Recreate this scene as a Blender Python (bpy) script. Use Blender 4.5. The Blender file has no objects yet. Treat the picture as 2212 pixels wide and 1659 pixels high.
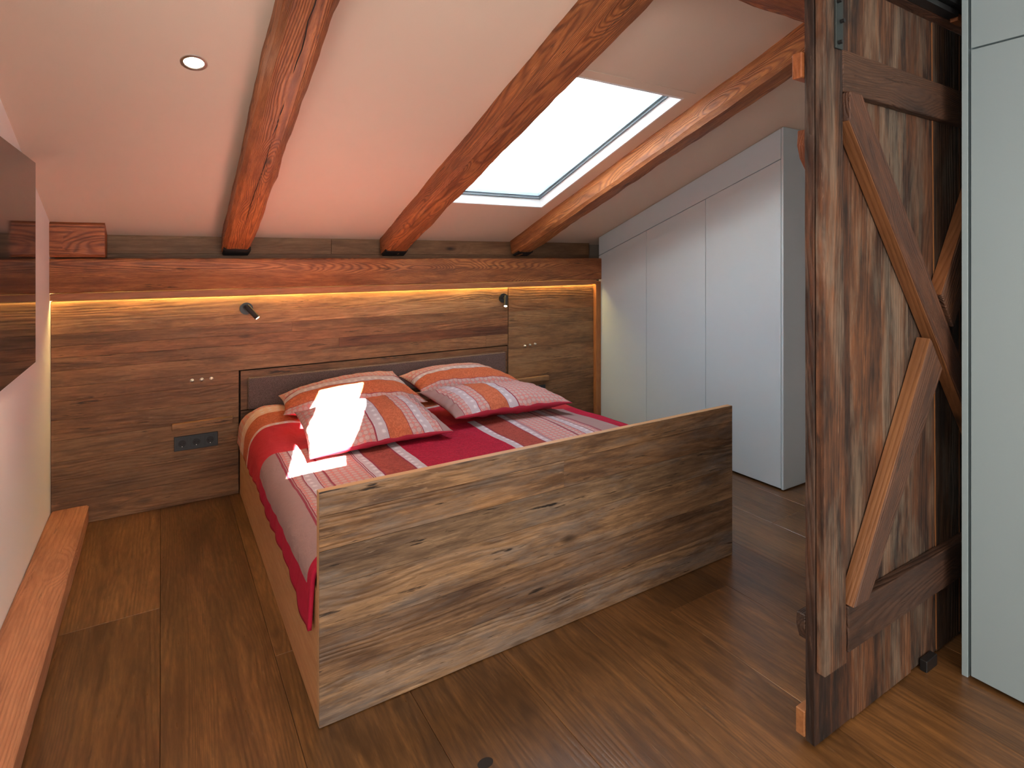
import bpy, bmesh, math, random
from mathutils import Vector, Matrix, noise as mn
R = random.Random(7)
S = bpy.context.scene
COL = S.collection
rad = math.radians

# ------------------------------------------------------------------ camera, world, light, exposure
cd = bpy.data.cameras.new('camera'); cam = bpy.data.objects.new('camera', cd); COL.objects.link(cam)
cam.location = (0, 0, 1.45); cam.rotation_euler = (rad(90), 0, rad(-31.7))
cd.sensor_width = 36; cd.lens = 1228 / 2212 * 36; cd.shift_y = -272.5 / 2212; cd.clip_start = .02
S.camera = cam
S.view_settings.view_transform = 'Standard'; S.view_settings.look = 'None'
S.view_settings.exposure = 0.1; S.view_settings.gamma = 1; S.view_settings.use_curve_mapping = False
S.cycles.use_denoising = True
S.cycles.max_bounces = 6; S.cycles.diffuse_bounces = 5; S.cycles.use_adaptive_sampling = True; S.cycles.adaptive_threshold = .06; S.cycles.sample_clamp_indirect = 12
w = bpy.data.worlds.new('sky'); S.world = w; w.use_nodes = True
bg = w.node_tree.nodes['Background']
bg.inputs[0].default_value = (.80, .90, 1, 1); bg.inputs[1].default_value = 17

def lamp(name, kind, loc, direction, energy, color, **kw):
    l = bpy.data.lights.new(name, kind); o = bpy.data.objects.new(name, l); COL.objects.link(o)
    o.location = loc; o.rotation_euler = Vector(direction).to_track_quat('-Z', 'Y').to_euler()
    l.energy = energy; l.color = color
    for k, v in kw.items(): setattr(l, k, v)
    return o
lamp('sun', 'SUN', (4, -2, 6), (-.64, .255, -1), 290, (1, .93, .84), angle=rad(.6))
lamp('fill_left', 'AREA', (-.47, .25, 1.55), (1, .05, -.05), 26, (1, .97, .93), shape='RECTANGLE', size=1.8, size_y=1.3)  # added fill lamp, brightens the barn door and cabinet from the left
lamp('fill_rear', 'AREA', (1.0, -2.66, 1.5), (0, 1, -.30), 88, (1, .95, .89), shape='RECTANGLE', size=2.5, size_y=1.5)  # added fill lamp, lifts the brightness from behind the camera
for x_, y_ in ((.1, .1), (1.2, -.4), (2.0, -1.4), (.2, -1.5)):
    lamp('downlight_behind_camera', 'SPOT', (x_, y_, min(3.2, 3.036 - .3637 * y_) - .05), (0, 0, -1), 30, (1, .74, .50), spot_size=rad(120), spot_blend=.7, shadow_soft_size=.04)
SL, SC = .3637, 3.036          # roof slope: z = SC - SL*y
NRM = Vector((0, .342, .9397))
def ceil_z(y): return SC - SL * y
po = lamp('skylight_portal', 'AREA', (1.95, 2.76, ceil_z(2.76) + .1), (0, -.342, -.9397), 1, (1, 1, 1), shape='RECTANGLE', size=.8, size_y=1.42)
po.data.cycles.is_portal = True

# ------------------------------------------------------------------ materials
def lin(r, g, b):
    f = lambda c: (c / 255 / 12.92) if c <= 10.3 else ((c / 255 + .055) / 1.055) ** 2.4
    return (f(r), f(g), f(b), 1)
class N:
    def __init__(s, name):
        s.m = bpy.data.materials.new(name); s.m.use_nodes = True; s.t = s.m.node_tree
        s.b = s.t.nodes['Principled BSDF']; s.out = s.t.nodes['Material Output']
    def n(s, typ, ins=None, **kw):
        x = s.t.nodes.new('ShaderNode' + typ)
        for k, v in kw.items(): setattr(x, k, v)
        for k, v in (ins or {}).items():
            if isinstance(v, bpy.types.NodeSocket): s.t.links.new(v, x.inputs[k])
            else: x.inputs[k].default_value = v
        return x
    def math(s, op, a, b=0.0, c=0.0, clamp=False):
        return s.n('Math', {0: a, 1: b, 2: c}, operation=op, use_clamp=clamp).outputs[0]
    def vm(s, op, a, b=(0, 0, 0)):
        return s.n('VectorMath', {0: a, 1: b}, operation=op).outputs[0]
    def mix(s, f, a, b, blend='MIX'):
        x = s.n('Mix', None, data_type='RGBA', blend_type=blend)
        for k, v in ((0, f), (6, a), (7, b)):
            if isinstance(v, bpy.types.NodeSocket): s.t.links.new(v, x.inputs[k])
            else: x.inputs[k].default_value = v
        return x.outputs[2]
    def rng(s, v, a, b, c=0.0, d=1.0):
        return s.n('MapRange', {0: v, 1: a, 2: b, 3: c, 4: d}, clamp=True).outputs[0]
    def noise(s, vec, scale=1.0, detail=2.0, rough=.5, dist=0.0):
        return s.n('TexNoise', {'Vector': vec, 'Scale': scale, 'Detail': detail, 'Roughness': rough, 'Distortion': dist}).outputs[0]
    def set(s, k, v):
        if isinstance(v, bpy.types.NodeSocket): s.t.links.new(v, s.b.inputs[k])
        else: s.b.inputs[k].default_value = v

def wood(name, light, dark, stain=None, stain_amt=.5, ring=200., ringk=.5, fib=.35, crack=.5, knots=.8,
         rough=.65, bump=.4, coat=0., fscale=150., bleach=None, bleach_amt=.4, var=.6):
    m = N(name)
    tc = m.n('TexCoord').outputs['Object']; oi = m.n('ObjectInfo')
    off = m.vm('SCALE', (17.3, 9.1, 23.7)); off = m.n('VectorMath', {0: (17.3, 9.1, 23.7), 3: oi.outputs['Random']}, operation='SCALE').outputs[0]
    p = m.vm('ADD', tc, off)
    # large knots: stretched voronoi cells, only some alive
    kv = m.n('TexVoronoi', {'Vector': m.vm('MULTIPLY', p, (2.3, 6.5, 6.5)), 'Scale': 1.0, 'Randomness': 1.0})
    kd = kv.outputs['Distance']
    alive = m.math('GREATER_THAN', m.n('SeparateColor', {0: kv.outputs['Color']}).outputs[0], .45)
    knot = m.math('MULTIPLY', m.rng(kd, .13, .03), alive)
    halo = m.math('MULTIPLY', m.rng(kd, .5, .0), alive)
    q = m.noise(m.vm('MULTIPLY', p, (.24, 4.2, 4.2)), 1.0, 1.2, .35, .08)
    q = m.math('ADD', q, m.math('MULTIPLY', halo, .07 * knots))
    rg = m.math('SINE', m.math('MULTIPLY', q, ring))
    rg = m.rng(rg, -1, 1); rg = m.math('POWER', rg, 1.8)
    fb = m.noise(m.vm('MULTIPLY', p, (12, fscale, fscale)), 1.0, 3.0, .65)
    fbk = m.rng(fb, .32, .68)
    fine = m.noise(m.vm('MULTIPLY', p, (3.6, 38, 38)), 1.0, 4.0, .7, .15)
    wide = m.noise(m.vm('MULTIPLY', m.vm('ADD', p, (3, 1, 2)), (1.5, 11, 11)), 1.0, 5.0, .7, .3)
    col = m.mix(m.math('MULTIPLY', m.rng(wide, .32, .68), var), light, dark)
    col = m.mix(m.math('MULTIPLY', m.rng(fine, .38, .66), .38), col, dark)
    col = m.mix(m.math('MULTIPLY', rg, m.math('MULTIPLY', m.rng(wide, .2, .8, .5, 1.), ringk)), col, dark)
    col = m.mix(m.math('MULTIPLY', fbk, fib), col, dark)
    if stain is not None:
        st = m.noise(m.vm('MULTIPLY', p, (1.7, 7, 7)), 1.0, 5.0, .7, .35)
        st = m.math('ADD', m.math('MULTIPLY', st, .7), m.math('MULTIPLY', fine, .3))
        col = m.mix(m.math('MULTIPLY', m.rng(st, .47, .60), stain_amt), col, stain)
    if bleach is not None:
        s2 = m.noise(m.vm('MULTIPLY', m.vm('ADD', p, (5, 3, 1)), (1.9, 9, 9)), 1.0, 5.0, .72, .3)
        col = m.mix(m.math('MULTIPLY', m.rng(s2, .48, .64), bleach_amt), col, bleach)
    cr2 = m.noise(m.vm('MULTIPLY', m.vm('ADD', p, (7, 2, 9)), (11, 110, 110)), 1.0, 4.0, .7, .2)
    ck = m.math('MAXIMUM', m.rng(fine, .37, .30), m.math('MULTIPLY', m.rng(cr2, .36, .30), m.rng(wide, .3, .7)))
    col = m.mix(m.math('MULTIPLY', m.rng(cr2, .64, .72), crack * .35), col, m.mix(.5, light, (.8, .62, .45, 1)))
    col = m.mix(m.math('MULTIPLY', ck, crack), col, (.02, .012, .008, 1))
    col = m.mix(m.math('MULTIPLY', halo, .22 * knots), col, dark)
    col = m.mix(m.math('MULTIPLY', knot, knots), col, (.025, .013, .008, 1))
    col = m.mix(1.0, col, oi.outputs['Color'], 'MULTIPLY')
    m.set('Base Color', col); m.set('Roughness', m.rng(fb, .2, .8, rough - .08, rough + .12))
    if coat: m.set('Coat Weight', coat); m.set('Coat Roughness', .28)
    h = m.math('ADD', m.math('MULTIPLY', rg, -.5), m.math('ADD', m.math('MULTIPLY', fb, .5), m.math('MULTIPLY', ck, -1.0)))
    m.set('Normal', m.n('Bump', {'Strength': bump, 'Distance': .004, 'Height': h}).outputs[0])
    return m.m

W_BEAM = wood('old_red_pine', lin(204, 140, 84), lin(96, 50, 25), lin(70, 34, 18), .45, 600, .95, .42, .75, .95, .5, .6, var=.45)
W_PANEL = wood('reclaimed_panel_oak', lin(176, 126, 84), lin(86, 58, 38), lin(58, 38, 28), .5, 190, .2, .5, .85, .8, .62, .4, bleach=lin(172, 134, 98), bleach_amt=.3, var=.6)
W_FOOT = wood('reclaimed_footboard_oak', lin(192, 153, 112), lin(88, 64, 46), lin(64, 42, 28), .72, 170, .4, .6, 1., .95, .6, .75, bleach=lin(120, 120, 120), bleach_amt=.4, var=.75)
W_LIGHT = wood('pale_oak_veneer', lin(206, 162, 118), lin(176, 130, 90), lin(150, 104, 70), .25, 120, .25, .3, .1, .5, .55, .15)
W_DOOR = wood('weathered_barn_board', lin(152, 100, 62), lin(46, 30, 22), lin(13, 10, 10), .85, 240, .35, .5, .8, .8, .7, .7, bleach=lin(140, 128, 114), bleach_amt=.5, var=1.)
W_BRACE = wood('barn_brace_wood', lin(122, 86, 62), lin(62, 42, 33), lin(38, 29, 27), .55, 560, .55, .4, .6, .9, .6, .7, var=.75)
W_CUT = wood('fresh_sawn_edge', lin(190, 136, 90), lin(140, 90, 55), lin(110, 70, 45), .3, 260, .45, .3, .15, .8, .55, .3)
W_FLOOR = wood('oiled_oak_floor', lin(146, 102, 58), lin(74, 49, 26), lin(60, 39, 21), .4, 260, .65, .6, .45, .5, .33, .12, coat=.3, fscale=120, var=.55)
W_FASCIA = wood('fascia_pine', lin(168, 130, 96), lin(110, 76, 50), lin(80, 58, 42), .3, 240, .4, .3, .3, 1., .6, .3)
W_STILL = wood('brushed_floor_beam', lin(196, 142, 106), lin(146, 96, 68), lin(120, 80, 60), .35, 620, .55, .3, .3, .9, .6, .7)

def plain(name, col, rough=.5, bump=0., bs=300., metal=0., spec=.5, var=0.):
    m = N(name); c = col
    tc = m.n('TexCoord').outputs['Object']
    if var:
        c = m.mix(m.rng(m.noise(tc, 2.5, 3.0, .6), .3, .7, 0, var), col, (col[0] * .8, col[1] * .8, col[2] * .8, 1))
    m.set('Base Color', c); m.set('Roughness', rough); m.set('Metallic', metal); m.set('Specular IOR Level', spec)
    if bump: m.set('Normal', m.n('Bump', {'Strength': bump, 'Distance': .001, 'Height': m.noise(tc, bs, 3.0)}).outputs[0])
    return m.m
CEIL = plain('ceiling_paint', (.71, .58, .47, 1), .55, .25, 160, var=.12)
WALLP = plain('wall_paint', (.92, .88, .86, 1), .75, .3, 220, var=.1)
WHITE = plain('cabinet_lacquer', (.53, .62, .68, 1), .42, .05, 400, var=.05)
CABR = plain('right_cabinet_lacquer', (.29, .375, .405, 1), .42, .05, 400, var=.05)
FRAMEW = plain('white_window_frame', (.85, .86, .87, 1), .35)
GASKET = plain('grey_gasket', (.12, .14, .16, 1), .5)
BLACK = plain('black_metal', (.012, .012, .013, 1), .38, .05, 500)
STEEL = plain('grey_steel_strap', (.07, .085, .085, 1), .45, .1, 200, .7)
SOCK = plain('anthracite_plastic', (.028, .03, .034, 1), .4)
SOCKD = plain('black_plastic', (.008, .008, .009, 1), .5)
CHAR = plain('charred_wood', (.012, .008, .007, 1), .9, .8, 120)
KNOB = plain('satin_chrome', (.75, .73, .71, 1), .28, metal=1.)
FELTM = N('grey_brown_felt')
_t = FELTM.n('TexCoord').outputs['Object']
_c = FELTM.mix(FELTM.rng(FELTM.noise(_t, 260, 3, .7), .35, .65), lin(66, 52, 50), lin(118, 96, 90))
FELTM.set('Base Color', _c); FELTM.set('Roughness', .95); FELTM.set('Normal', FELTM.n('Bump', {'Strength': .5, 'Distance': .002, 'Height': FELTM.noise(_t, 260, 3, .7)}).outputs[0])
FELTM = FELTM.m
def emit(name, col, k):
    m = N(name); m.set('Base Color', (0, 0, 0, 1)); m.set('Emission Color', col); m.set('Emission Strength', k); return m.m
LED = emit('led_glow', (1, .70, .22, 1), 62)
BULB = emit('bulb_glow', (1, .86, .66, 1), 60)
LENS = emit('lens_glow', (1, .82, .6, 1), 5)
SCREEN = plain('tv_glass', (.012, .010, .012, 1), .06, spec=1.0)
def glass():
    m = N('window_glass'); t = m.n('BsdfTransparent', {0: (.94, .97, .97, 1)}); g = m.n('BsdfGlossy', {0: (1, 1, 1, 1), 1: .02})
    fr = m.n('Fresnel', {0: 1.45}); front = m.math('SUBTRACT', 1.0, m.n('NewGeometry').outputs['Backfacing'])
    x = m.n('MixShader', {0: m.math('MULTIPLY', fr.outputs[0], front), 1: t.outputs[0], 2: g.outputs[0]})
    m.t.links.new(x.outputs[0], m.out.inputs[0]); return m.m
GLASS = glass()
def screen_mat():
    m = N('white_sun_screen'); t = m.n('BsdfTranslucent', {0: (.30, .34, .37, 1)}); d = m.n('BsdfDiffuse', {0: (.8, .82, .84, 1)})
    x = m.n('MixShader', {0: .4, 1: t.outputs[0], 2: d.outputs[0]}); m.t.links.new(x.outputs[0], m.out.inputs[0]); return m.m
SUNSCR = screen_mat()

# textile: bands along u (metres) with kinds
CR = (.33, .007, .030, 1); CR2 = (.30, .008, .035, 1); LC = (.42, .36, .39, 1); SP = (.27, .165, .155, 1)
BR = (.30, .055, .04, 1); OR = (.46, .115, .05, 1); LN = (.22, .03, .05, 1); HX = (.44, .29, .26, 1); CORAL = (.40, .022, .03, 1)
KIND = {'plain': (0, 0, 0, 1), 'hex': (1, 0, 0, 1), 'lace': (0, 1, 0, 1), 'dam': (0, 0, 1, 1), 'speck': (0, 0, 0, 1)}
def bands_nodes(m, u, bands, span):
    f = m.math('DIVIDE', u, span, clamp=True)
    outs = []
    for which in (0, 1):
        cr = m.n('ValToRGB', {0: f}); r = cr.color_ramp; r.interpolation = 'CONSTANT'
        for i, (x, c, k) in enumerate(bands):
            e = r.elements[i] if i < 2 else r.elements.new(min(.999, x / span))
            e.position = min(.999, x / span); e.color = c if which == 0 else KIND[k]
        outs.append(cr.outputs[0])
    return outs
def textile(name, bands, span, mode, head=None, fold=0.0):
    m = N(name); uv = m.n('UVMap').outputs[0]; sp = m.n('SeparateXYZ', {0: uv}); U, V = sp.outputs[0], sp.outputs[1]
    wob = m.math('MULTIPLY', m.math('SUBTRACT', m.noise(uv, 9.0, 2.0), .5), .012)
    if mode == 'duvet':
        u = m.math('ADD', m.math('ABSOLUTE', U), wob)
    elif mode == 'u': u = m.math('ADD', U, wob)
    else: u = m.math('ADD', V, wob)
    c, k = bands_nodes(m, u, bands, span)
    if head:      # bands across the head end of the duvet
        c2, k2 = bands_nodes(m, m.math('ADD', m.math('SUBTRACT', V, head[1]), wob), head[0], head[2])
        sel = m.math('GREATER_THAN', V, head[1])
        side = m.math('LESS_THAN', m.math('ABSOLUTE', U), 2.0)
        sel = m.math('MULTIPLY', sel, side)
        c = m.mix(sel, c, c2); k = m.mix(sel, k, k2)
        ft = m.math('LESS_THAN', V, .05); c = m.mix(ft, c, CR); k = m.mix(ft, k, (0, 0, 0, 1))
    ks = m.n('SeparateColor', {0: k})
    # octagon lattice
    vo = m.n('TexVoronoi', {'Vector': uv, 'Scale': 1 / .030, 'Randomness': 0.0}, voronoi_dimensions='2D').outputs['Distance']
    rr = m.n('ValToRGB', {0: vo}); e = rr.color_ramp.elements; e[0].position = 0; e[0].color = HX; e[1].position = .40; e[1].color = (.34, .035, .035, 1)
    e[1].position = .405; rr.color_ramp.interpolation = 'CONSTANT'
    for p_, c_ in ((.455, (.42, .24, .24, 1)), (.545, (.56, .075, .055, 1)), (.62, (.60, .30, .25, 1)), (.66, (.5, .10, .08, 1))):
        q = rr.color_ramp.elements.new(p_); q.color = c_
    c = m.mix(ks.outputs[0], c, m.mix(.12, rr.outputs[0], c))
    # lace flowers
    la = m.n('TexVoronoi', {'Vector': uv, 'Scale': 1 / .045, 'Randomness': 0.15}, voronoi_dimensions='2D').outputs['Distance']
    lan = m.math('ADD', la, m.math('MULTIPLY', m.noise(uv, 220, 2), .5))
    c = m.mix(m.math('MULTIPLY', ks.outputs[1], m.rng(lan, .55, .35)), c, (.60, .56, .60, 1))
    # damask
    dn = m.noise(uv, 42, 2.0, .5, 2.6)
    dm = m.math('MULTIPLY', ks.outputs[2], m.rng(dn, .47, .53))
    c = m.mix(m.math('MULTIPLY', dm, .42), c, m.mix(1.0, c, (.45, .4, .4, 1), 'MULTIPLY'))
    wv = m.noise(uv, 620, 2.0, .7)
    pale = m.rng(m.n('SeparateColor', {0: c}).outputs[1], .1, .28)
    c = m.mix(m.math('MULTIPLY', pale, m.rng(wv, .35, .65, .0, .36)), c, m.mix(.5, c, (.66, .54, .53, 1)))
    c = m.mix(m.math('MULTIPLY', pale, m.rng(m.noise(uv, 380, 2, .7), .58, .4, 0, .3)), c, (.2, .05, .06, 1))
    m.set('Base Color', c); m.set('Roughness', .85); m.set('Specular IOR Level', .2)
    hh = m.math('ADD', m.math('MULTIPLY', wv, .05), m.noise(uv, 14, 3.0, .55, .8))
    m.set('Normal', m.n('Bump', {'Strength': .45, 'Distance': .012, 'Height': hh}).outputs[0])
    return m.m
def L(x): return (x, LN, 'plain')
DUVET = textile('duvet_cotton', [(0, CR, 'dam'), (.235, LC, 'plain'), (.242, LC, 'lace'), (.283, LN, 'plain'), (.290, BR, 'dam'), (.425, LN, 'plain'), (.432, LC, 'lace'),
    (.470, LN, 'plain'), (.474, LC, 'plain'), (.478, LN, 'plain'), (.484, HX, 'hex'), (.640, LN, 'plain'), (.645, SP, 'plain'), (.650, HX, 'hex'), (.680, LN, 'plain'),
    (.686, LC, 'lace'), (.732, LN, 'plain'), (.737, SP, 'plain'), (.742, HX, 'hex'), (.772, LN, 'plain'), (.776, SP, 'plain'), (.782, LN, 'plain'), (.787, SP, 'speck'), (.922, CR, 'plain')],
    1.1, 'duvet', ([(0, CORAL, 'plain'), (.40, (.6, .4, .32, 1), 'lace'), (.43, OR, 'dam'), (.60, (.62, .40, .30, 1), 'lace'), (.72, (.6, .27, .15, 1), 'hex')], 1.07, 1.1))
PB = [(0, SP, 'speck'), (.05, LN, 'plain'), (.056, HX, 'hex'), (.100, LC, 'lace'), (.155, LN, 'plain'), (.160, HX, 'hex'), (.215, LN, 'plain'), (.220, OR, 'dam'),
      (.335, LN, 'plain'), (.340, LC, 'lace'), (.400, LN, 'plain'), (.405, HX, 'hex'), (.74, SP, 'speck')]
PILU = textile('pillow_cotton_crosswise', PB, .9, 'u'); PILV = textile('pillow_cotton_lengthwise', PB, .9, 'v')
CRIM = plain('crimson_cotton', CR, .85, .5, 60, var=.4)

# ------------------------------------------------------------------ geometry helpers
def link(name, bm, mat, parent=None, M=None, color=None, smooth=False, angle=30):
    me = bpy.data.meshes.new(name); bmesh.ops.recalc_face_normals(bm, faces=bm.faces); bm.to_mesh(me); bm.free()
    mats = mat if isinstance(mat, (list, tuple)) else [mat]
    for x in mats: me.materials.append(x)
    if smooth:
        for p in me.polygons: p.use_smooth = True
        me.set_sharp_from_angle(angle=rad(angle))
    o = bpy.data.objects.new(name, me); COL.objects.link(o)
    M = M or Matrix.Identity(4)
    if parent is not None:
        o.parent = parent; M = WM[parent.name].inverted() @ M
    o.matrix_basis = M
    WM[o.name] = (WM[parent.name] @ M) if parent is not None else M.copy()
    if color is not None: o.color = (*color, 1) if len(color) == 3 else color
    return o
WM = {}
def thing(name, label, cat, loc, group=None):
    o = bpy.data.objects.new(name, None); COL.objects.link(o); o.location = loc; o.empty_display_size = .1
    WM[o.name] = Matrix.Translation(loc); tag(o, label, cat, group); return o
def tag(o, label=None, cat=None, group=None, kind=None):
    if label: o['label'] = label
    if cat: o['category'] = cat
    if group: o['group'] = group
    if kind: o['kind'] = kind
    return o
AX = {'X': Matrix(((1, 0, 0), (0, 1, 0), (0, 0, 1))), 'Y': Matrix(((0, -1, 0), (1, 0, 0), (0, 0, 1))), 'Z': Matrix(((0, 1, 0), (0, 0, 1), (1, 0, 0)))}
def bevelbm(bm, b):
    if b: bmesh.ops.bevel(bm, geom=bm.edges[:], offset=b, segments=1, affect='EDGES', clamp_overlap=True)
def box(name, lo, hi, mat, parent=None, axis='X', bev=.002, color=None, M=None):
    lo, hi = Vector(lo), Vector(hi); c = (lo + hi) / 2; d = hi - lo; A = AX[axis]
    ld = A.transposed() @ d; ld = Vector([abs(v) for v in ld])
    bm = bmesh.new(); bmesh.ops.create_cube(bm, size=1, matrix=Matrix.Diagonal((*ld, 1))); bevelbm(bm, min(bev, min(ld) * .3))
    X = Matrix.Translation(c) @ A.to_4x4()
    if M is not None: X = M @ X
    return link(name, bm, mat, parent, X, color)
def prism(name, pts, org, ex, ey, t, mat, parent=None, bev=.002, color=None):
    """polygon pts in (a,b) along ex,ey from org, extruded t along ex x ey"""
    ex, ey = Vector(ex).normalized(), Vector(ey).normalized(); ez = ex.cross(ey)
    cx = sum(p[0] for p in pts) / len(pts); cy = sum(p[1] for p in pts) / len(pts)
    bm = bmesh.new()
    lo = [bm.verts.new((p[0] - cx, p[1] - cy, 0)) for p in pts]; hi = [bm.verts.new((p[0] - cx, p[1] - cy, t)) for p in pts]
    bm.faces.new(lo); bm.faces.new(hi); n = len(pts)
    for i in range(n): bm.faces.new((lo[i], lo[(i + 1) % n], hi[(i + 1) % n], hi[i]))
    bmesh.ops.recalc_face_normals(bm, faces=bm.faces); bevelbm(bm, bev)
    M = Matrix((ex, ey, ez)).transposed().to_4x4(); M.translation = Vector(org) + ex * cx + ey * cy
    return link(name, bm, mat, parent, M, color)
def cyl(name, a, b, r, mat, parent=None, seg=24, r2=None, bev=.001, smooth=True, mats=None):
    a, b = Vector(a), Vector(b); d = b - a
    bm = bmesh.new(); bmesh.ops.create_cone(bm, cap_ends=True, segments=seg, radius1=r, radius2=r if r2 is None else r2, depth=d.length)
    if bev:
        ed = [e for e in bm.edges if abs(abs(e.verts[0].co.z) - d.length / 2) < 1e-6 and abs(e.verts[0].co.z - e.verts[1].co.z) < 1e-6]
        bmesh.ops.bevel(bm, geom=ed, offset=bev, segments=2, affect='EDGES')
    M = Matrix.Translation((a + b) / 2) @ d.to_track_quat('Z', 'Y').to_matrix().to_4x4()
    return link(name, bm, mat, parent, M, smooth=smooth)
def hewn(name, p0, p1, w, d, mat, parent=None, up=(0, 0, 1), cham=.02, amp=.006, seed=1, n=70, color=None, endface=None):
    """hand hewn beam: axis p0->p1 is the centre line; w across, d along 'up'"""
    p0, p1 = Vector(p0), Vector(p1); ex = (p1 - p0).normalized(); Ln = (p1 - p0).length; up = Vector(up)
    ey = up.cross(ex).normalized(); ez = ex.cross(ey)
    bm = bmesh.new(); rings = []
    for i in range(n + 1):
        x = -Ln / 2 + Ln * i / n
        c = cham * (1 + .7 * mn.noise(Vector((x * 2.2, seed, 0))))
        a, b = w / 2, d / 2
        pr = []
        for (sy, sz) in ((-1, -1), (1, -1), (1, 1), (-1, 1)):
            e = [(sy * (a - c), sz * b), (sy * a, sz * (b - c))]
            if sy * sz > 0: e = e[::-1] if False else e
            if (sy, sz) in ((-1, -1), (1, 1)): e = e[::-1]
            pr += e
        full = []
        for j in range(8):
            y0, z0 = pr[j]; y1, z1 = pr[(j + 1) % 8]; k = 3 if j % 2 else 1
            for s_ in range(k):
                f = s_ / k; full.append((y0 + (y1 - y0) * f, z0 + (z1 - z0) * f))
        ring = []
        for (y, z) in full:
            nv = mn.noise(Vector((x * 3.1, y * 9 + seed * 3.3, z * 9))) + .5 * mn.noise(Vector((x * 11, y * 25 + seed, z * 25 + 7)))
            k = 1 + nv * amp / (w / 2)
            ring.append(bm.verts.new((x, y * k, z * k)))
        rings.append(ring)
    for i in range(n):
        A, B = rings[i], rings[i + 1]; m_ = len(A)
        for j in range(m_): bm.faces.new((A[j], A[(j + 1) % m_], B[(j + 1) % m_], B[j]))
    f0 = bm.faces.new(rings[0]); f1 = bm.faces.new(rings[-1])
    mats = [mat]
    if endface: mats.append(endface); f0.material_index = 1; f1.material_index = 1
    M = Matrix((ex, ey, ez)).transposed().to_4x4(); M.translation = (p0 + p1) / 2
    return link(name, bm, mats, parent, M, color, smooth=True, angle=28)
def tint(a, v=.06, warm=0.0):
    k = a * (1 + R.uniform(-v, v)); return (k * (1 + warm), k, k * (1 - warm))

# ------------------------------------------------------------------ shell
FX0, FX1, FY0, FY1 = -.5, 3.9, -2.7, 3.87
fl = box('floor', (FX0 - .1, FY0 - .1, -.12), (FX1 + .1, 4.1, -.019), plain('subfloor', (.05, .03, .02, 1), .9), bev=0); tag(fl, kind='structure')
PW = .356
joints = {-2: [2.77, .3], -1: [2.77, .3], 0: [1.2, -1.2], 1: [2.213, -.4], 2: [.5, -1.6], 3: [1.05 - 3, 3.0], 4: [1.25 - 2.4, 3.2], 5: [1.643, -.8], 6: [-.3, 2.9], 7: [-1.2, 3.1], 8: [-.6, 1.9], 9: [.2, 2.8], 10: [0, 2], 11: [1, 3]}
ftone = {(-1, 2): 1.18, (-1, 1): .80, (0, 2): .82, (0, 1): .8, (1, 2): 1.12, (1, 1): .8, (2, 2): .78, (3, 1): .86, (3, 2): .86, (4, 1): .95, (4, 2): .9, (5, 2): .72, (5, 1): 1.16, (6, 1): .95, (6, 2): .9, (7, 1): 1.22, (7, 2): 1.2, (8, 2): .92}
for k in range(-2, 11):
    x0 = max(-.002 + PW * k, FX0); x1 = min(-.002 + PW * (k + 1), FX1)
    if x1 - x0 < .02: continue
    ys = [FY0] + sorted(joints.get(k, [1])) + [4.0]
    for i in range(len(ys) - 1):
        t = ftone.get((k, i), 1.0)
        box('plank', (x0 + .0006, ys[i] + .0006, -.018), (x1 - .0006, ys[i + 1] - .0006, R.uniform(-.0004, 0)), W_FLOOR, fl, 'Y', .0012, tint(t, .04, R.uniform(0, .03)))

kn = cyl('knot', (.792, 1.428, .0001), (.792, 1.428, .0009), .021, CHAR, fl, 22, bev=.0003); kn.scale = (1.15, .8, 1); kn['label'] = 'dark round knot'
def roofM(x, y, off):  # point on the roof plane moved off along the normal
    return Vector((x, y, ceil_z(y))) + NRM * off
# ceiling: four slabs round the skylight plus level part behind the camera
SKX0, SKX1, SKY0, SKY1 = 1.56, 2.335, 2.06, 3.37
bm = bmesh.new()
def slab(x0, x1, y0, y1, o0=0., o1=.075):
    vs = []
    for o in (o0, o1):
        for (x, y) in ((x0, y0), (x1, y0), (x1, y1), (x0, y1)): vs.append(bm.verts.new(roofM(x, y, o)))
    for f in ((0, 1, 2, 3), (7, 6, 5, 4), (0, 4, 5, 1), (1, 5, 6, 2), (2, 6, 7, 3), (3, 7, 4, 0)): bm.faces.new([vs[i] for i in f])
slab(-.62, SKX0, -.6, 4.2); slab(SKX1, 4.05, -.6, 4.2); slab(SKX0, SKX1, -.6, SKY0); slab(SKX0, SKX1, SKY1, 4.2)
z_ = ceil_z(-.6)
ce = link('ceiling', bm, CEIL); tag(ce, kind='structure')
box('panel', (-.62, -2.85, z_), (4.05, -.55, z_ + .1), CEIL, ce, bev=0)
wl = box('wall_left', (-.62, 1.25, -.12), (-.5, 4.15, 3.6), WALLP, bev=0); tag(wl, kind='structure')
for lo, hi in (((-.62, -2.85, -.12), (-.5, -.75, 3.6)), ((-.62, -.75, -.12), (-.5, 1.25, .85)), ((-.62, -.75, 2.25), (-.5, 1.25, 3.6))):
    box('panel', lo, hi, WALLP, wl, bev=0)
w3 = thing('added_window_left', None, None, (-.57, .25, .85)); tag(w3, kind='structure')  # unseen window, made up to go with the left fill lamp
for lo, hi in (((-.59, -.75, .85), (-.53, 1.25, .90)), ((-.59, -.75, 2.2), (-.53, 1.25, 2.25)), ((-.59, -.75, .9), (-.53, -.70, 2.2)), ((-.59, 1.20, .9), (-.53, 1.25, 2.2))):
    box('frame', lo, hi, FRAMEW, w3)
box('pane', (-.564, -.70, .90), (-.558, 1.20, 2.20), GLASS, w3, bev=0)
box('sky_blocker', (-.615, -.75, .85), (-.605, 1.25, 2.25), WALLP, w3, bev=0)  # opaque sheet added to keep sky light out of the opening
box('wall_right', (3.9, -2.85, -.12), (4.02, 4.15, 3.6), WALLP, bev=0).__setitem__('kind', 'structure')
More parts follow.
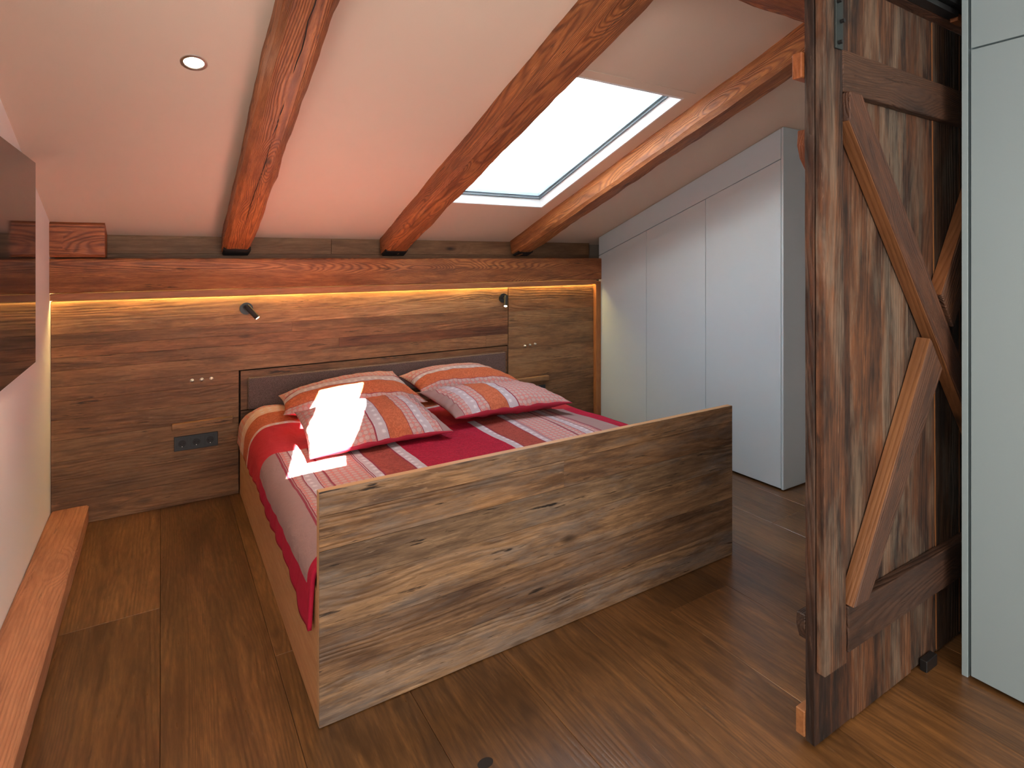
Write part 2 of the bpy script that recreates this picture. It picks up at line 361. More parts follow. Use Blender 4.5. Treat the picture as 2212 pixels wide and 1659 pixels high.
wb = box('wall_back', (-.62, 4.03, -.12), (4.02, 4.16, 1.9), plain('rough_wall', (.25, .2, .16, 1), .9), bev=0); tag(wb, kind='structure')
wf = thing('wall_front', None, None, (1, -2.75, 0)); tag(wf, kind='structure')
for lo, hi in (((-.62, -2.85, -.12), (-.25, -2.7, 3.6)), ((2.25, -2.85, -.12), (4.02, -2.7, 3.6)), ((-.25, -2.85, -.12), (2.25, -2.7, .85)), ((-.25, -2.85, 2.35), (2.25, -2.7, 3.6))):
    box('panel', lo, hi, WALLP, wf, bev=0)
w2 = thing('added_window_rear', None, None, (1, -2.78, .85)); tag(w2, kind='structure')  # unseen window behind the camera, made up for the rear fill lamp
for lo, hi in (((-.25, -2.81, .85), (2.25, -2.75, .91)), ((-.25, -2.81, 2.29), (2.25, -2.75, 2.35)), ((-.25, -2.81, .91), (-.19, -2.75, 2.29)), ((2.19, -2.81, .91), (2.25, -2.75, 2.29)), ((.97, -2.81, .91), (1.03, -2.75, 2.29))):
    box('frame', lo, hi, FRAMEW, w2)
box('pane', (-.19, -2.785, .91), (2.19, -2.779, 2.29), GLASS, w2, bev=0)
box('sky_blocker', (-.25, -2.84, .85), (2.25, -2.83, 2.35), WALLP, w2, bev=0)  # added opaque sheet, shuts the sky out here too
# wall at the top behind the fascia
fa = box('trim_1', (-.5, 4.005, 1.38), (3.285, 4.03, 1.66), W_FASCIA, None, 'X', .001, tint(.8)); tag(fa, kind='structure')
box('board', (-.5, 3.998, 1.40), (3.285, 4.006, 1.475), W_FASCIA, fa, 'X', .001, (.62, .6, .58))
box('board', (-.5, 3.996, 1.477), (1.0, 4.006, 1.66), W_FASCIA, fa, 'X', .001, (.85, .83, .8))
box('board', (1.002, 3.996, 1.477), (3.285, 4.006, 1.66), W_FASCIA, fa, 'X', .001, (.8, .78, .75))

# ---- back wall panelling
YP = 3.865
box('core_panel', (-.5, YP + .012, 0), (.41, 4.03, 1.215), W_PANEL, wb, bev=0, color=(.3, .3, .3))
box('core_panel', (.41, YP + .012, .757), (2.351, 4.03, 1.215), W_PANEL, wb, bev=0, color=(.3, .3, .3))
box('core_panel', (2.351, YP + .012, 0), (3.285, 4.03, 1.215), W_PANEL, wb, bev=0, color=(.3, .3, .3))
box('core_panel', (.41, 3.93, 0), (2.351, 4.03, .757), W_PANEL, wb, bev=0, color=(.2, .2, .2))
zb = [0, .135, .255, .355, .47, .58, .68, .757, .845, .913, .975, 1.04, 1.125, 1.212]
tn = [(.95, .93, .9), (.72, .70, .68), (.86, .84, .80), (.92, .92, .9), (.95, .88, .83), (.88, .8, .75), (.92, .84, .8), (.98, .93, .9), (.86, .78, .75), (.92, .78, .72), (.72, .66, .66), (1.15, 1.14, 1.1), (1.2, 1.18, 1.1)]
for i in range(13):
    z0, z1 = zb[i] + .0004, zb[i + 1] - .0004
    xe = .408 if i < 7 else 2.3475
    xs = [-.498, xe]
    if i == 8: xs = [-.498, 1.02, xe]
    if i == 5: xs = [-.498, xe]
    if i == 10: xs = [-.498, .72, xe]
    if i == 7: xs = [-.498, 2.15, xe]
    for j in range(len(xs) - 1):
        c = tn[i]
        if i == 8 and j == 1: c = (.70, .50, .46)
        if i == 10 and j == 1: c = (.86, .78, .72)
        box('plank', (xs[j], YP + R.uniform(-.0006, .0006), z0), (xs[j + 1] - .0006, YP + .012, z1), W_PANEL, wb, 'X', .0008, c)
zr = [0, .09, .2, .31, .41, .49, .60, .72, .80, .90, 1.02, 1.11, 1.21]
tr = [(.75, .72, .68), (.8, .78, .74), (.72, .7, .66), (.85, .84, .8), (1.0, 1, .96), (1.05, 1.06, 1.0), (1.05, 1.06, 1.02), (.9, .9, .86), (1.0, 1.02, .98), (.9, .93, .9), (1.0, .86, .72), (.92, .82, .7)]
for i in range(12):
    box('plank', (2.3545, YP + R.uniform(-.0006, .0006), zr[i] + .0004), (3.226, YP + .012, zr[i + 1] - .0004), W_PANEL, wb, 'X', .0008, tr[i])
tr2 = box('trim_2', (3.228, 3.83, 0), (3.283, 4.0, 1.245), W_CUT, None, 'Z', .002, (.95, .8, .62)); tag(tr2, kind='structure')

# ---- LED cover board, purlin, block
o = box('cover_board', (-.498, 3.826, 1.222), (3.228, 3.846, 1.259), W_CUT, None, 'X', .0015, (.92, .78, .72)); tag(o, 'light wooden strip under the long horizontal wall beam', 'board')
o = box('led_strip', (-.496, 3.849, 1.234), (3.226, 3.862, 1.240), LED, None, 'X', 0); tag(o, 'glowing warm light strip hidden above the plank wall', 'light strip')
o = hewn('purlin', (-.5, 3.92, 1.354), (3.283, 3.92, 1.354), .19, .184, W_BEAM, cham=.006, amp=.003, seed=3, color=(1., .86, .78)); tag(o, 'long horizontal reddish pine beam along the back wall above the panelling', 'beam')
o = hewn('beam_stub', (-.5, 3.91, 1.548), (-.262, 3.91, 1.548), .176, .19, W_BEAM, cham=.014, amp=.004, seed=9, n=14, color=(.95, .72, .64), endface=W_CUT); tag(o, 'short square-cut beam block resting on the wall beam at the left wall', 'beam')

# ---- rafters
def rafter(x0, x1, seed, label, col, y_top=1.3):
    d = .155; off = -(.125 - d / 2)
    a = roofM((x0 + x1) / 2, y_top, off); b = roofM((x0 + x1) / 2, 3.985, off)
    o = hewn('rafter', a, b, x1 - x0, d, W_BEAM, up=NRM, cham=.02, amp=.007, seed=seed, n=110, color=col)
    tag(o, label, 'beam', 'rafters under the sloping ceiling')
    # charred end where it sits on the purlin
    e0 = roofM((x0 + x1) / 2, 3.9, -.115); e1 = roofM((x0 + x1) / 2, 3.985, -.115)
    c = hewn('charred_end', e0, e1, (x1 - x0) * .95, .03, CHAR, parent=o, up=NRM, cham=.006, amp=.008, seed=seed + 5, n=16)
    c['label'] = 'blackened lower end'
    return o
r1 = rafter(.32, .478, 21, 'left rafter with a long dark drying crack along its underside', (1.0, .80, .70), -.4)
r2 = rafter(1.34, 1.512, 34, 'middle rafter running up along the left side of the skylight', (.92, .76, .68), .2)
r3 = rafter(2.44, 2.585, 52, 'right rafter between the skylight and the white wardrobe, brightly lit on one side', (1.0, .92, .84))
# drying crack of the left rafter
bm = bmesh.new(); prev = None
for i in range(60):
    y = -.2 + (3.75 + .2) * i / 59
    x = .408 + .010 * mn.noise(Vector((y * 2.3, 1, 0))) + .008 * mn.noise(Vector((y * 9, 4, 0))) - .012 * (y - 2) / 2
    wd = .0032 * (.55 + .45 * mn.noise(Vector((y * 5, 2, 0)))) * min(1, (3.75 - y) * 1.5 + .05)
    c = roofM(x, y, -.1262)
    ring = [bm.verts.new(c + Vector(v)) for v in ((-wd, 0, 0), (0, 0, -.0012), (wd, 0, 0), (0, 0, .004))]
    if prev:
        for j in range(4): bm.faces.new((prev[j], prev[(j + 1) % 4], ring[(j + 1) % 4], ring[j]))
    prev = ring
link('drying_crack', bm, CHAR, r1)
o = hewn('ridge_beam', (-.5, 1.245, 2.49), (3.9, 1.245, 2.49), .20, .19, W_BEAM, cham=.012, amp=.005, seed=77, color=(.95, .72, .55)); tag(o, 'large horizontal beam at the top carrying the rafters above the barn door', 'beam')

# ---- skylight
sk = thing('window_1', None, None, (1.95, 2.7, ceil_z(2.7))); tag(sk, kind='structure')
def roofbox(name, x0, x1, y0, y1, o0, o1, mat, parent, bev=.001, color=None):
    """box laid in the roof plane; y0,y1 measured on the ceiling plane"""
    k = 1 / math.cos(rad(20)); ex = Vector((1, 0, 0)); ey = Vector((0, .9397, -.342))
    c = roofM((x0 + x1) / 2, (y0 + y1) / 2, (o0 + o1) / 2)
    bm = bmesh.new(); bmesh.ops.create_cube(bm, size=1, matrix=Matrix.Diagonal((x1 - x0, (y1 - y0) * k, o1 - o0, 1))); bevelbm(bm, bev)
    M = Matrix((ex, ey, NRM)).transposed().to_4x4(); M.translation = c
    return link(name, bm, mat, parent, M, color)
T = .012
roofbox('lining', SKX0, SKX0 + T, SKY0, SKY1, -.002, .085, FRAMEW, sk); roofbox('lining', SKX1 - T, SKX1, SKY0, SKY1, -.002, .085, FRAMEW, sk)
roofbox('lining', SKX0 + T, SKX1 - T, SKY0, SKY0 + T, -.002, .085, FRAMEW, sk); roofbox('lining', SKX0 + T, SKX1 - T, SKY1 - T, SKY1, -.002, .085, FRAMEW, sk)
g0, g1, h0, h1 = SKX0 + T, SKX1 - T, SKY0 + T, SKY1 - T
for (a, b, c, d) in ((g0, g0 + .016, h0, h1), (g1 - .016, g1, h0, h1), (g0 + .016, g1 - .016, h0, h0 + .014), (g0 + .016, g1 - .016, h1 - .014, h1)):
    roofbox('gasket', a, b, c, d, .058, .066, GASKET, sk)
roofbox('pane', g0, g1, h0, h1, .070, .076, GLASS, sk, 0)
for (a, b, c, d) in ((g0, g0 + .022, h0, h1), (g1 - .022, g1, h0, h1), (g0, g1, h0, h0 + .02), (g0, g1, h1 - .02, h1)):
    roofbox('sash', a, b, c, d, .077, .10, plain('sash_grey', (.35, .4, .45, 1), .4) if 'sash_grey' not in bpy.data.materials else bpy.data.materials['sash_grey'], sk, 0)
roofbox('guide_bar', 1.786, 1.792, 2.12, 2.50, .1, .104, bpy.data.materials['sash_grey'], sk, 0)
sc = roofbox('sun_screen', 1.905, 2.60, 1.8, 3.75, .104, .106, SUNSCR, sk, 0)
roofbox('sun_screen', 1.3, 1.9053, 3.06, 3.75, .1045, .1055, SUNSCR, sk, 0)
tb = roofbox('trim_3', SKX0 - .03, SKX1 + .03, 2.012, 2.058, -.004, .001, CEIL, None); tag(tb, kind='structure')

# ------------------------------------------------------------------ wardrobe
WX = 3.285
wd = thing('wardrobe', 'tall white built-in wardrobe fitted under the sloping ceiling', 'wardrobe', (3.6, 3, 0))
EY, EZ = (0, 1, 0), (0, 0, 1)   # ex x ey = +X
def pyz(name, pts, x0, t, mat, parent, bev=.0015, color=None): return prism(name, pts, (x0, 0, 0), EY, EZ, t, mat, parent, bev, color)
cz = lambda y: ceil_z(y) - .003
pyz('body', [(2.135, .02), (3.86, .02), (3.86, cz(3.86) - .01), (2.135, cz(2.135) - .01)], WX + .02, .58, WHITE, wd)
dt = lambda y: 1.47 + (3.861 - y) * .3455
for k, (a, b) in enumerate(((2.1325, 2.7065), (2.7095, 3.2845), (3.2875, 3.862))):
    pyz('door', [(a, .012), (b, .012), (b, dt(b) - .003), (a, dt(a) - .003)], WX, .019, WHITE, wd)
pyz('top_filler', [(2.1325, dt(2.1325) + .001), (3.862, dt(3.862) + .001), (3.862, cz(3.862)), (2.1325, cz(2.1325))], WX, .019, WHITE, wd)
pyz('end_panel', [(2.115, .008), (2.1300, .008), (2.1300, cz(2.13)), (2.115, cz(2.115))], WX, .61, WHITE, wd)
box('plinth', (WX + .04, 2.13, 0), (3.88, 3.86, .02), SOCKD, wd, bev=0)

# ------------------------------------------------------------------ right cabinet
rc = thing('tall_cabinet', 'tall pale grey-green cabinet at the right edge in front of the barn door', 'cabinet', (2.7, .2, 0))
CXR = 2.37
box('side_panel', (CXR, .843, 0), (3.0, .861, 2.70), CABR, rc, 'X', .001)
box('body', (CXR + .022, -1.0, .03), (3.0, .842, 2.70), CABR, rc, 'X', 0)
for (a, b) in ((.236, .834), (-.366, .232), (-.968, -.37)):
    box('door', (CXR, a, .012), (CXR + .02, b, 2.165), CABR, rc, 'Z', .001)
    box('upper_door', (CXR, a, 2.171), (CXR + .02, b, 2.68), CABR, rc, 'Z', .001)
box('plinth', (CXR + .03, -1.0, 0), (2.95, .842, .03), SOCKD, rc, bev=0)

# ------------------------------------------------------------------ television
tv = thing('television', 'large flat black television on the left wall reflecting the room', 'television', (-.47, 2.45, 1.43))
box('casing', (-.485, 1.70, .996), (-.462, 3.172, 1.864), SOCK, tv, 'Y', .003)
box('screen', (-.4625, 1.704, 1.000), (-.4600, 3.168, 1.860), SCREEN, tv, 'Y', .0005)
box('wall_bracket', (-.499, 2.2, 1.25), (-.484, 2.7, 1.6), BLACK, tv, 'Y', .001)

# ------------------------------------------------------------------ floor beam at left wall
o = hewn('floor_beam', (-.4165, -2.6, .050), (-.4165, 3.86, .050), .163, .100, W_STILL, cham=.008, amp=.003, seed=5, n=120, color=(1.2, 1.12, 1.05)); tag(o, 'low brushed wooden beam lying on the floor along the left wall', 'beam')

# ------------------------------------------------------------------ bed
bx0, bx1, by0 = .413, 2.375, 1.797
bed = thing('bed', 'wide built-in double bed with a tall footboard of reclaimed oak', 'bed', (1.39, 2.8, 0))
fb = box('footboard', (bx0, by0 + .004, .004), (bx1, by0 + .030, .728), W_LIGHT, bed, 'X', .001, (.86, .84, .8))
fz = [.002, .135, .282, .43, .545, .652, .7285]
ft = [(1.06, 1.08, 1.10), (.78, .73, .70), (1.04, 1.03, 1.0), (.84, .88, .92), (.96, .87, .76), (1.0, .94, .86)]
for i in range(6):
    xs = [bx0 + .0008, bx1 - .0008]
    if i == 4: xs = [bx0 + .0008, 1.35, bx1 - .0008]
    if i == 5: xs = [bx0 + .0008, bx1 - .0008]
    if i == 1: xs = [bx0 + .0008, bx1 - .0008]
    for j in range(len(xs) - 1):
        c = ft[i] if j == 0 else (.88, .80, .72)
        pts = []; n = 26; za, zb_ = fz[i] + .0006, fz[i + 1] - .0006
        for q in range(n + 1):
            x = xs[j] + (xs[j + 1] - xs[j]) * q / n; pts.append((x, za + (0 if i else .003 * max(0, mn.noise(Vector((x * 6, 3, 1)))))))
        pts += [(xs[j + 1], zb_), (xs[j], zb_)]
        prism('plank', [(p[0], p[1]) for p in pts], (0, by0 + .006, 0), (1, 0, 0), (0, 0, 1), .006 + R.uniform(0, .0006), W_FOOT, fb, .0004, c)
for sx in (bx0, bx1 - .022):
    sp = box('side_panel', (sx, by0 + .030, .004), (sx + .022, 3.858, .41), W_LIGHT, bed, 'Y', .001, (.92, .84, .74))
box('mattress', (bx0 + .04, by0 + .04, .22), (bx1 - .04, 3.80, .455), plain('mattress_cotton', (.8, .78, .75, 1), .9, .3, 90), bed, 'Y', .03)
box('slat_base', (bx0 + .024, by0 + .034, .12), (bx1 - .024, 3.84, .218), W_LIGHT, bed, 'Y', .002)
hb = box('headboard', (.419, 3.868, .508), (2.344, 3.885, .750), W_PANEL, bed, 'X', .001, (.72, .66, .62))
box('lower_board', (.419, 3.868, .004), (2.344, 3.885, .503), W_PANEL, bed, 'X', .001, (.55, .52, .5))
box('felt_pad', (.458, 3.838, .510), (2.315, 3.867, .708), FELTM, bed, 'X', .006)

# duvet -----------------------------------------------------------
XC = 1.257
def sm(x, a, b):
    t = max(0, min(1, (x - a) / (b - a))); return t * t * (3 - 2 * t)
def duvet():
    nu, nv = 190, 150; xL, xR, r = .485, 2.30, .085
    bm = bmesh.new(); uvl = bm.loops.layers.uv.new('UVMap'); g = []
    for j in range(nv + 1):
        t = 1.94 * j / nv; y = 1.842 + t; row = []
        sl = -(.985 + .045 * (1 - sm(t, .0, .5)) + .006 * mn.noise(Vector((t * 7, 0, 0)))); sr = 1.0 + .006 * mn.noise(Vector((t * 7, 9, 0)))
        for i in range(nu + 1):
            s = sl + (sr - sl) * i / nu; x = XC + s
            z0 = .508 + .058 * sm(y, 3.0, 3.6) * sm(x, .35, .54) * (1 - sm(x, .58, .78)) * (1 - sm(y, 3.66, 3.80) * .9) + .014 * mn.noise(Vector((x * 2.5, y * 2.5, 0))) + .007 * mn.noise(Vector((x * 8, y * 3.5, 3)))
            z0 -= .012 * sm(x, 1.9, 2.25) + .02 * sm(abs(x - XC), .2, 1)*0
            d = xL - x
            if d > 0:
                a = min(d / r, math.pi / 2); X = xL - r * math.sin(a); Z = z0 - r * (1 - math.cos(a)) - max(0, d - r * math.pi / 2)
                fl_ = .012 * mn.noise(Vector((y * 6.5, d * 6, 5))) * sm(d, .05, .3) + .006 * math.sin(y * 23) * sm(d, .1, .3)
                X -= abs(fl_) + .010 * sm(d, .1, .3)
                Z += .012 * mn.noise(Vector((y * 9, 2, 7))) * sm(d, .1, .3) - .022 * sm(d, .15, .3)
            elif x > xR:
                d = x - xR; a = min(d / .05, 1.2); X = xR + .05 * math.sin(a); Z = z0 - .05 * (1 - math.cos(a)) - max(0, d - .06)
            else: X, Z = x, z0
            row.append((bm.verts.new((X, y, Z)), (s, t)))
        g.append(row)
    for j in range(nv):
        for i in range(nu):
            q = [g[j][i], g[j][i + 1], g[j + 1][i + 1], g[j + 1][i]]
            f = bm.faces.new([a[0] for a in q])
            for lp, a in zip(f.loops, q): lp[uvl].uv = a[1]
    bmesh.ops.recalc_face_normals(bm, faces=bm.faces)
    o = link('duvet', bm, [DUVET, CRIM], smooth=True, angle=180)
    so = o.modifiers.new('thickness', 'SOLIDIFY'); so.thickness = .012; so.offset = -1; so.material_offset = 0
    return o
o = duvet(); tag(o, 'red, brown and mauve patchwork-striped duvet spread over the bed', 'duvet')

def pillow(label, ul, bl, br, ur, top, bot, mat, flip, seed, lid=.0):
    """corner points; u runs left to right, v from front (bl,br) to back"""
    ul, bl, br, ur = map(Vector, (ul, bl, br, ur)); W = (br - bl).length; H = (ul - bl).length
    c0 = (ul + bl + br + ur) / 4; nrm = (br - bl).cross(ul - bl).normalized(); n = 44
    bm = bmesh.new(); uvl = bm.loops.layers.uv.new('UVMap')
    def P(u, v, side):
        pinch = .055
        uu = u * (1 - pinch * (1 - v ** 2) * abs(u)); vv = v * (1 - pinch * (1 - u ** 2) * abs(v))
        a, b = (uu + 1) / 2, (vv + 1) / 2
        p = bl * (1 - a) * (1 - b) + br * a * (1 - b) + ur * a * b + ul * (1 - a) * b
        f = (max(0, 1 - abs(u) ** 2.6) ** .62) * (max(0, 1 - abs(v) ** 2.4) ** .62)
        k = top if side > 0 else bot
        wr = .010 * mn.noise(Vector((u * 2.2 + seed, v * 2.2, side))) + .004 * mn.noise(Vector((u * 7 + seed, v * 7, side)))
        # seam wrinkles
        e = max(abs(u), abs(v)); wr += .006 * math.sin(math.atan2(v, u) * 22 + seed) * sm(e, .6, .95) * (1 - sm(e, .95, 1))
        return p + nrm * side * (k * f + wr * min(1, f * 2.5))
    grid = {}
    for side in (1, -1):
        for j in range(n + 1):
            for i in range(n + 1):
                if side < 0 and (i in (0, n) or j in (0, n)): grid[side, i, j] = grid[1, i, j]; continue
                u, v = math.sin((i / n - .5) * math.pi), math.sin((j / n - .5) * math.pi)
                u = .6 * u + .4 * (2 * i / n - 1); v = .6 * v + .4 * (2 * j / n - 1)
                grid[side, i, j] = (bm.verts.new(P(u, v, side) - c0), (u, v))
    for side in (1, -1):
        for j in range(n):
            for i in range(n):
                q = [grid[side, i, j], grid[side, i + 1, j], grid[side, i + 1, j + 1], grid[side, i, j + 1]]
                f = bm.faces.new([a[0] for a in q]); vm_ = (q[0][1][1] + q[2][1][1]) / 2
                f.material_index = 1 if (side < 0 or vm_ < -1 + lid) else 0
                for lp, a in zip(f.loops, q):
                    u, v = (a[1][0] + 1) / 2 * W, (a[1][1] + 1) / 2 * H
                    if flip == 'u': u = .76 - (W - u) if False else W - u
                    if flip == 'v': v = v + .17
                    lp[uvl].uv = (u, v)
    o = link('pillow', bm, [mat, CRIM], M=Matrix.Translation(c0), smooth=True, angle=180)
    tag(o, label, 'pillow', 'pillows at the head of the bed'); return o
pillow('rear left pillow leaning on the headboard, orange and partly in the sun patch', (.61, 3.72, .605), (.575, 3.34, .58), (1.36, 3.15, .59), (1.37, 3.80, .665), .085, .06, PILV, 'v', 1.3)
pillow('front left pillow with honeycomb pattern, brightly sunlit on its left half', (.61, 3.22, .62), (.580, 2.715, .520), (1.31, 2.695, .538), (1.27, 3.18, .645), .080, .035, PILU, 'u', 4.1, .04)
pillow('rear right pillow against the headboard with orange band', (1.40, 3.77, .63), (1.40, 3.35, .60), (2.10, 3.20, .595), (2.06, 3.76, .635), .090, .07, PILV, 'v', 7.7)
pillow('front right pillow with honeycomb right half and red underside', (1.33, 3.24, .635), (1.37, 2.80, .57), (2.13, 2.74, .57), (2.10, 3.16, .605), .080, .058, PILU, '', 9.2, .05)

# ------------------------------------------------------------------ wall fittings
YW = YP - .0008
def knob(x, z, label, g):
    o = thing('switch_knob', label, 'switch', (x, YW, z), g)
    cyl('collar', (x, YW + .001, z), (x, YW - .003, z), .0105, KNOB, o, 20, bev=.0005)
    bm = bmesh.new(); bmesh.ops.create_uvsphere(bm, u_segments=18, v_segments=10, radius=.0095)
    link('button', bm, KNOB, o, Matrix.Translation((x, YW - .008, z)), smooth=True)
for x, z, s in ((.157, .723, 'left-hand'), (.208, .723, 'middle'), (.259, .723, 'right-hand')):
    knob(x, z, s + ' one of three small round metal switches left of the bed', 'three switches left of the headboard')
for x, z, s in ((2.507, .737, 'left-hand'), (2.557, .741, 'middle'), (2.606, .745, 'right-hand')):
    knob(x, z, s + ' one of three small round metal switches right of the bed', 'three switches right of the headboard')
o = box('wooden_ledge', (.054, YW - .032, .445), (.372, YW + .001, .483), W_PANEL, None, 'X', .002, (1.15, 1.08, .98)); tag(o, 'narrow wooden ledge above the black sockets left of the bed', 'shelf', 'narrow wall ledges beside the bed')
o = box('wooden_ledge', (2.405, YW - .032, .442), (2.728, YW + .001, .480), W_PANEL, None, 'X', .002, (1.15, 1.12, 1.04)); tag(o, 'narrow wooden ledge on the plank wall right of the bed', 'shelf', 'narrow wall ledges beside the bed')
def sockets(x0, z0, label):
    s = thing('socket_strip', label, 'socket', (x0 + .114, YW, z0 + .042), 'triple sockets beside the bed')
    box('frame', (x0, YW - .009, z0), (x0 + .228, YW + .001, z0 + .084), SOCK, s, 'X', .002)
    for k in range(3):
        cx = x0 + .041 + k * .073; cz_ = z0 + .042
        f = box('insert', (cx - .028, YW - .0105, cz_ - .028), (cx + .028, YW - .0085, cz_ + .028), SOCK, s, 'X', .0015)
        cyl('recess_ring', (cx, YW - .010, cz_), (cx, YW - .0118, cz_), .0205, SOCKD, f, 28, bev=.0006)
        bm = bmesh.new()
        for (dx, dz) in ((-.0095, 0), (.0095, 0)):
            bmesh.ops.create_cone(bm, cap_ends=True, segments=10, radius1=.003, radius2=.003, depth=.001, matrix=Matrix.Translation((cx + dx, YW - .0122, cz_ + dz)) @ Matrix.Rotation(rad(90), 4, 'X'))
        link('pin_hole', bm, CHAR, f)
        box('earth_clip', (cx - .002, YW - .0130, cz_ - .0195), (cx + .002, YW - .0115, cz_ - .0155), KNOB, f, 'X', .0003)
sockets(.065, .318, 'black triple wall socket under the ledge left of the bed')
sockets(2.480, .318, 'black triple wall socket mostly hidden behind the right pillow')
def reading_lamp(x, z, tip, label):
    a = thing('reading_lamp', label, 'lamp', (x, YW, z), 'reading lamps over the bed')
    cyl('wall_plate', (x, YW + .001, z), (x, YW - .013, z), .0375, BLACK, a, 36)
    tip = Vector(tip); st = Vector((x - .006, YW - .062, z + .020)); d = (tip - st).normalized()
    cyl('joint', (x, YW - .012, z), (x, YW - .060, z), .006, BLACK, a, 16)
    tb_ = cyl('lamp_tube', st, tip, .0155, BLACK, a, 28)
    cyl('lens', tip - d * .002, tip + d * .0012, .0125, LENS, tb_, 24, bev=0)
reading_lamp(.450, 1.136, (.502, 3.768, 1.083), 'small black tube lamp left over the bed, pointing right and down')
reading_lamp(2.302, 1.132, (2.262, 3.757, 1.078), 'small black tube lamp right over the bed, glowing lens pointing down')
# ceiling spot
sx, sy = .103, 2.389; p = roofM(sx, sy, 0)
sp_ = thing('recessed_spotlight', 'round recessed ceiling spotlight, lit, left of the rafters', 'light', p)
bm = bmesh.new(); n = 40; prof = [(.045, 0), (.044, -.003), (.034, -.0035), (.030, .000), (.029, .001)]
rg_ = []
for (r, h) in prof: rg_.append([bm.verts.new((r * math.cos(2 * math.pi * i / n), r * math.sin(2 * math.pi * i / n), h)) for i in range(n)])
for a, b in zip(rg_, rg_[1:]):
    for i in range(n): bm.faces.new((a[i], a[(i + 1) % n], b[(i + 1) % n], b[i]))
q = NRM.to_track_quat('Z', 'Y').to_matrix().to_4x4(); Mq = Matrix.Translation(p) @ q
link('trim_ring', bm, KNOB, sp_, Mq, smooth=True)
cyl('bulb', p + NRM * .001, p - NRM * .004, .028, BULB, sp_, 30, bev=.001)
lamp('spotlight_beam', 'SPOT', p - NRM * .03, -NRM, 34, (1, .78, .52), spot_size=rad(110), spot_blend=.6, shadow_soft_size=.03)

# ------------------------------------------------------------------ barn door
dr = thing('barn_door', 'sliding barn door of weathered vertical boards with crossed braces', 'door', (2.1, .96, .01))
# door boards: boundaries (x at bottom, x at top)
bnd = [(1.632, 1.625), (1.838, 1.812), (2.043, 1.998), (2.219, 2.181), (2.411, 2.374), (2.60, 2.60), (2.80, 2.80), (2.98, 2.98)]
bt = [(.50, .43, .41), (.98, .88, .78), (.95, .90, .84), (.68, .60, .54), (.42, .47, .49), (.36, .41, .43), (.7, .6, .5)]
def edge(xb, xt, z0, z1, seed, amp):
    n = 22; return [(z0 + (z1 - z0) * i / n, xb + (xt - xb) * i / n + amp * mn.noise(Vector((i * .9, seed, 0)))) for i in range(n + 1)]
for k in range(7):
    zt = 2.305 if k < 6 else 2.30; z0 = .008 + R.uniform(0, .006)
    a = edge(bnd[k][0] + .001, bnd[k][1] + .001, z0, zt, k, .0035); b = edge(bnd[k + 1][0] - .001, bnd[k + 1][1] - .001, z0, zt, k + 1, .0035)
    # local x = world Z, local y = world X, thickness = +Y
    prism('board', a + b[::-1], (0, .952 + R.uniform(-.001, .002), 0), (0, 0, 1), (1, 0, 0), .028, W_DOOR, dr, .0015, bt[k])
for (xb, xt) in (bnd[4], bnd[5]):
    a = edge(xb - .002, xt - .002, .02, 2.30, 31, .003); b = [(q[0], q[1] + .0045) for q in a]
    prism('pale_edge', a + b[::-1], (0, .9515, 0), (0, 0, 1), (1, 0, 0), .01, W_CUT, dr, 0, (.8, .7, .55))
def xz(name, pts, y0, t, ang, mat, color, bev=.0025, amp=.0):
    """polygon in world X,Z; grain along ang"""
    c, s = math.cos(ang), math.sin(ang); ex = Vector((c, 0, s)); ey = Vector((s, 0, -c))
    full = []
    for i in range(len(pts)):
        p0, p1 = Vector(pts[i]), Vector(pts[(i + 1) % len(pts)]); k = max(1, int((p1 - p0).length / .07))
        for q_ in range(k):
            p_ = p0 + (p1 - p0) * q_ / k
            if q_ and amp: n_ = Vector((p1 - p0)).normalized(); p_ = p_ + Vector((-n_.y, n_.x)) * amp * mn.noise(Vector((q_ * .8, i * 3.1, ang)))
            full.append(p_)
    loc = [(p_.x * c + p_.y * s, p_.x * s - p_.y * c) for p_ in full]
    return prism(name, loc, (0, y0, 0), ex, ey, t, mat, dr, bev, color)
o = xz('stile', [(1.636, .232), (1.752, .232), (1.728, 2.30), (1.630, 2.30)], .924, .0275, math.pi / 2, W_DOOR, (.92, .84, .78), .003, .0025); 
xz('rail', [(1.729, 1.946), (3.0, 1.946), (3.0, 2.072), (1.729, 2.072)], .922, .0295, 0, W_BRACE, (.80, .74, .68), .003, .0015)
xz('rail', [(1.752, .266), (3.0, .266), (3.0, .402), (1.752, .402)], .918, .0335, 0, W_BRACE, (.62, .58, .56), .003, .0015)
o = xz('brace', [(1.735, 1.944), (1.803, 1.944), (2.70, .815), (2.70, .67), (1.735, 1.86)], .905, .0465, math.atan2(-1.12, .9), W_BRACE, (1.0, .80, .68), .003, .0015); o['label'] = 'reddish diagonal brace falling to the right'
o = xz('brace', [(1.760, .404), (1.846, .404), (2.340, 1.06), (2.255, 1.17)], .905, .0465, math.atan2(.72, .5), W_BRACE, (1.02, .90, .80), .003, .0015); o['label'] = 'lower diagonal brace with pale sawn edge'
o = xz('brace', [(2.335, 1.318), (2.425, 1.20), (2.78, 1.66), (2.70, 1.84)], .905, .0465, math.atan2(.72, .5), W_BRACE, (.9, .80, .70), .003, .0015); o['label'] = 'upper diagonal brace rising to the right'
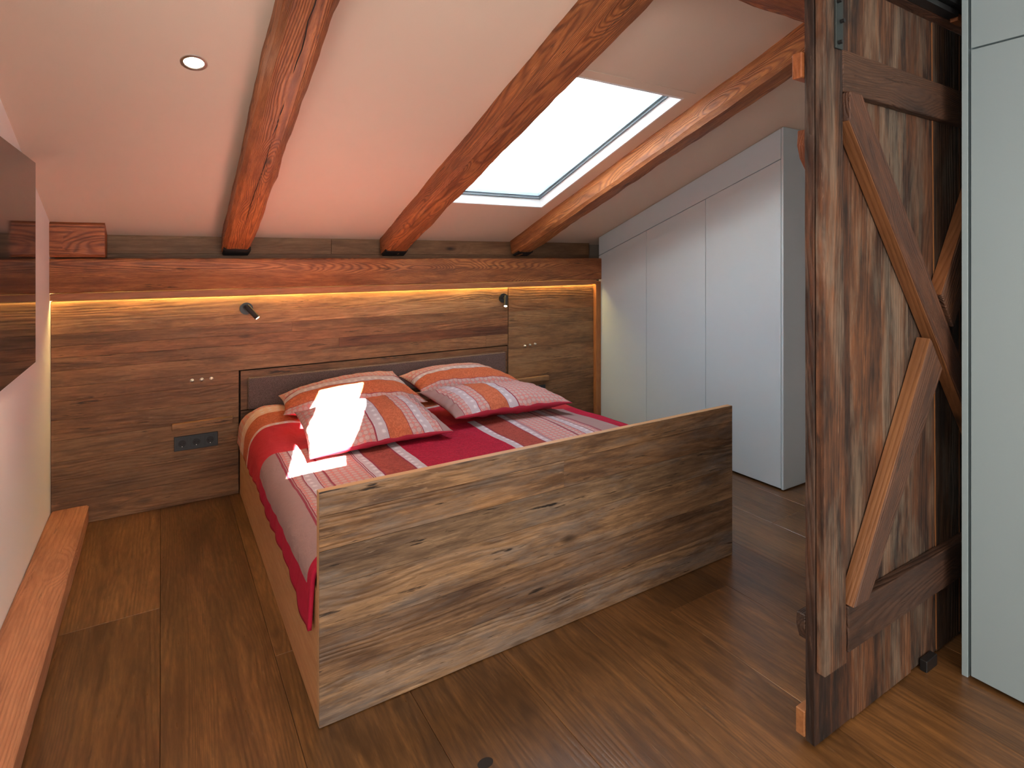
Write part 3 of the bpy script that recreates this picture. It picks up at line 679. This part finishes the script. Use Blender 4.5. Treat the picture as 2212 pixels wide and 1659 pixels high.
# pale sawn side faces of the braces
def side_face(p0, p1, wdt, c):
    p0, p1 = Vector(p0), Vector(p1); d = (p1 - p0).normalized(); ex = Vector((d.x, 0, d.y)); o_ = Vector((p0.x, .9075, p0.y))
    prism('sawn_edge', [(0, 0), ((p1 - p0).length, 0), ((p1 - p0).length, .041), (0, .041)], o_, ex, (0, 1, 0), .0035, W_CUT, dr, .0005, c)
side_face((1.7585, .405), (2.2535, 1.171), .04, (.60, .56, .51))
side_face((2.699, .668), (1.734, 1.858), .04, (.52, .45, .38))
side_face((2.334, 1.319), (2.699, 1.841), .04, (.56, .46, .38))
# rear side
xz('rear_rail', [(1.613, 1.985), (3.0, 1.985), (3.0, 2.062), (1.613, 2.062)], .9815, .03, 0, W_CUT, (.75, .5, .33))
xz('rear_brace', [(1.634, 1.835), (1.630, 1.79), (1.645, 1.75), (2.45, .80), (2.52, .9)], .9815, .026, math.atan2(-.95, .9), W_CUT, (.4, .24, .14))
o = xz('rear_rail', [(1.632, .385), (1.630, .345), (1.645, .305), (3.0, .305), (3.0, .385)], .9815, .028, 0, W_BRACE, (.62, .62, .62)); o['label'] = 'grey end-grain rail on the rear'
xz('rear_rail', [(1.628, .022), (3.0, .022), (3.0, .099), (1.628, .099)], .9815, .028, 0, W_CUT, (.9, .84, .76))
st = box('hanger_strap', (1.682, .917, 2.066), (1.720, .9235, 2.62), STEEL, dr, 'Z', .001)
for x, z in ((1.695, 2.083), (1.706, 2.147), (1.690, 2.203)):
    bo = cyl('bolt', (x, .918, z), (x, .9055, z), .0065, BLACK, st, 6, bev=.0004, smooth=False)
tk = thing('door_track', 'black steel sliding-door rail above the barn door', 'rail', (2.6, .9, 2.3))
box('track_profile', (2.13, .880, 2.345), (3.3, .930, 2.402), BLACK, tk, 'X', .001)
box('lower_lip', (2.135, .895, 2.318), (2.44, .930, 2.338), BLACK, tk, 'X', .001)
box('roller_block', (2.46, .905, 2.312), (2.54, .930, 2.340), W_CUT, tk, 'X', .002, (.6, .4, .25))
o = box('header_board', (1.75, .932, 2.318), (3.4, .975, 2.468), W_BRACE, None, 'X', .002, (1.1, .85, .65)); tag(o, 'brown wooden board behind the black rail above the barn door', 'board')
o = box('floor_guide', (2.272, .926, 0), (2.352, .949, .040), BLACK, None, 'X', .002); tag(o, 'small black floor guide under the barn door', 'guide')
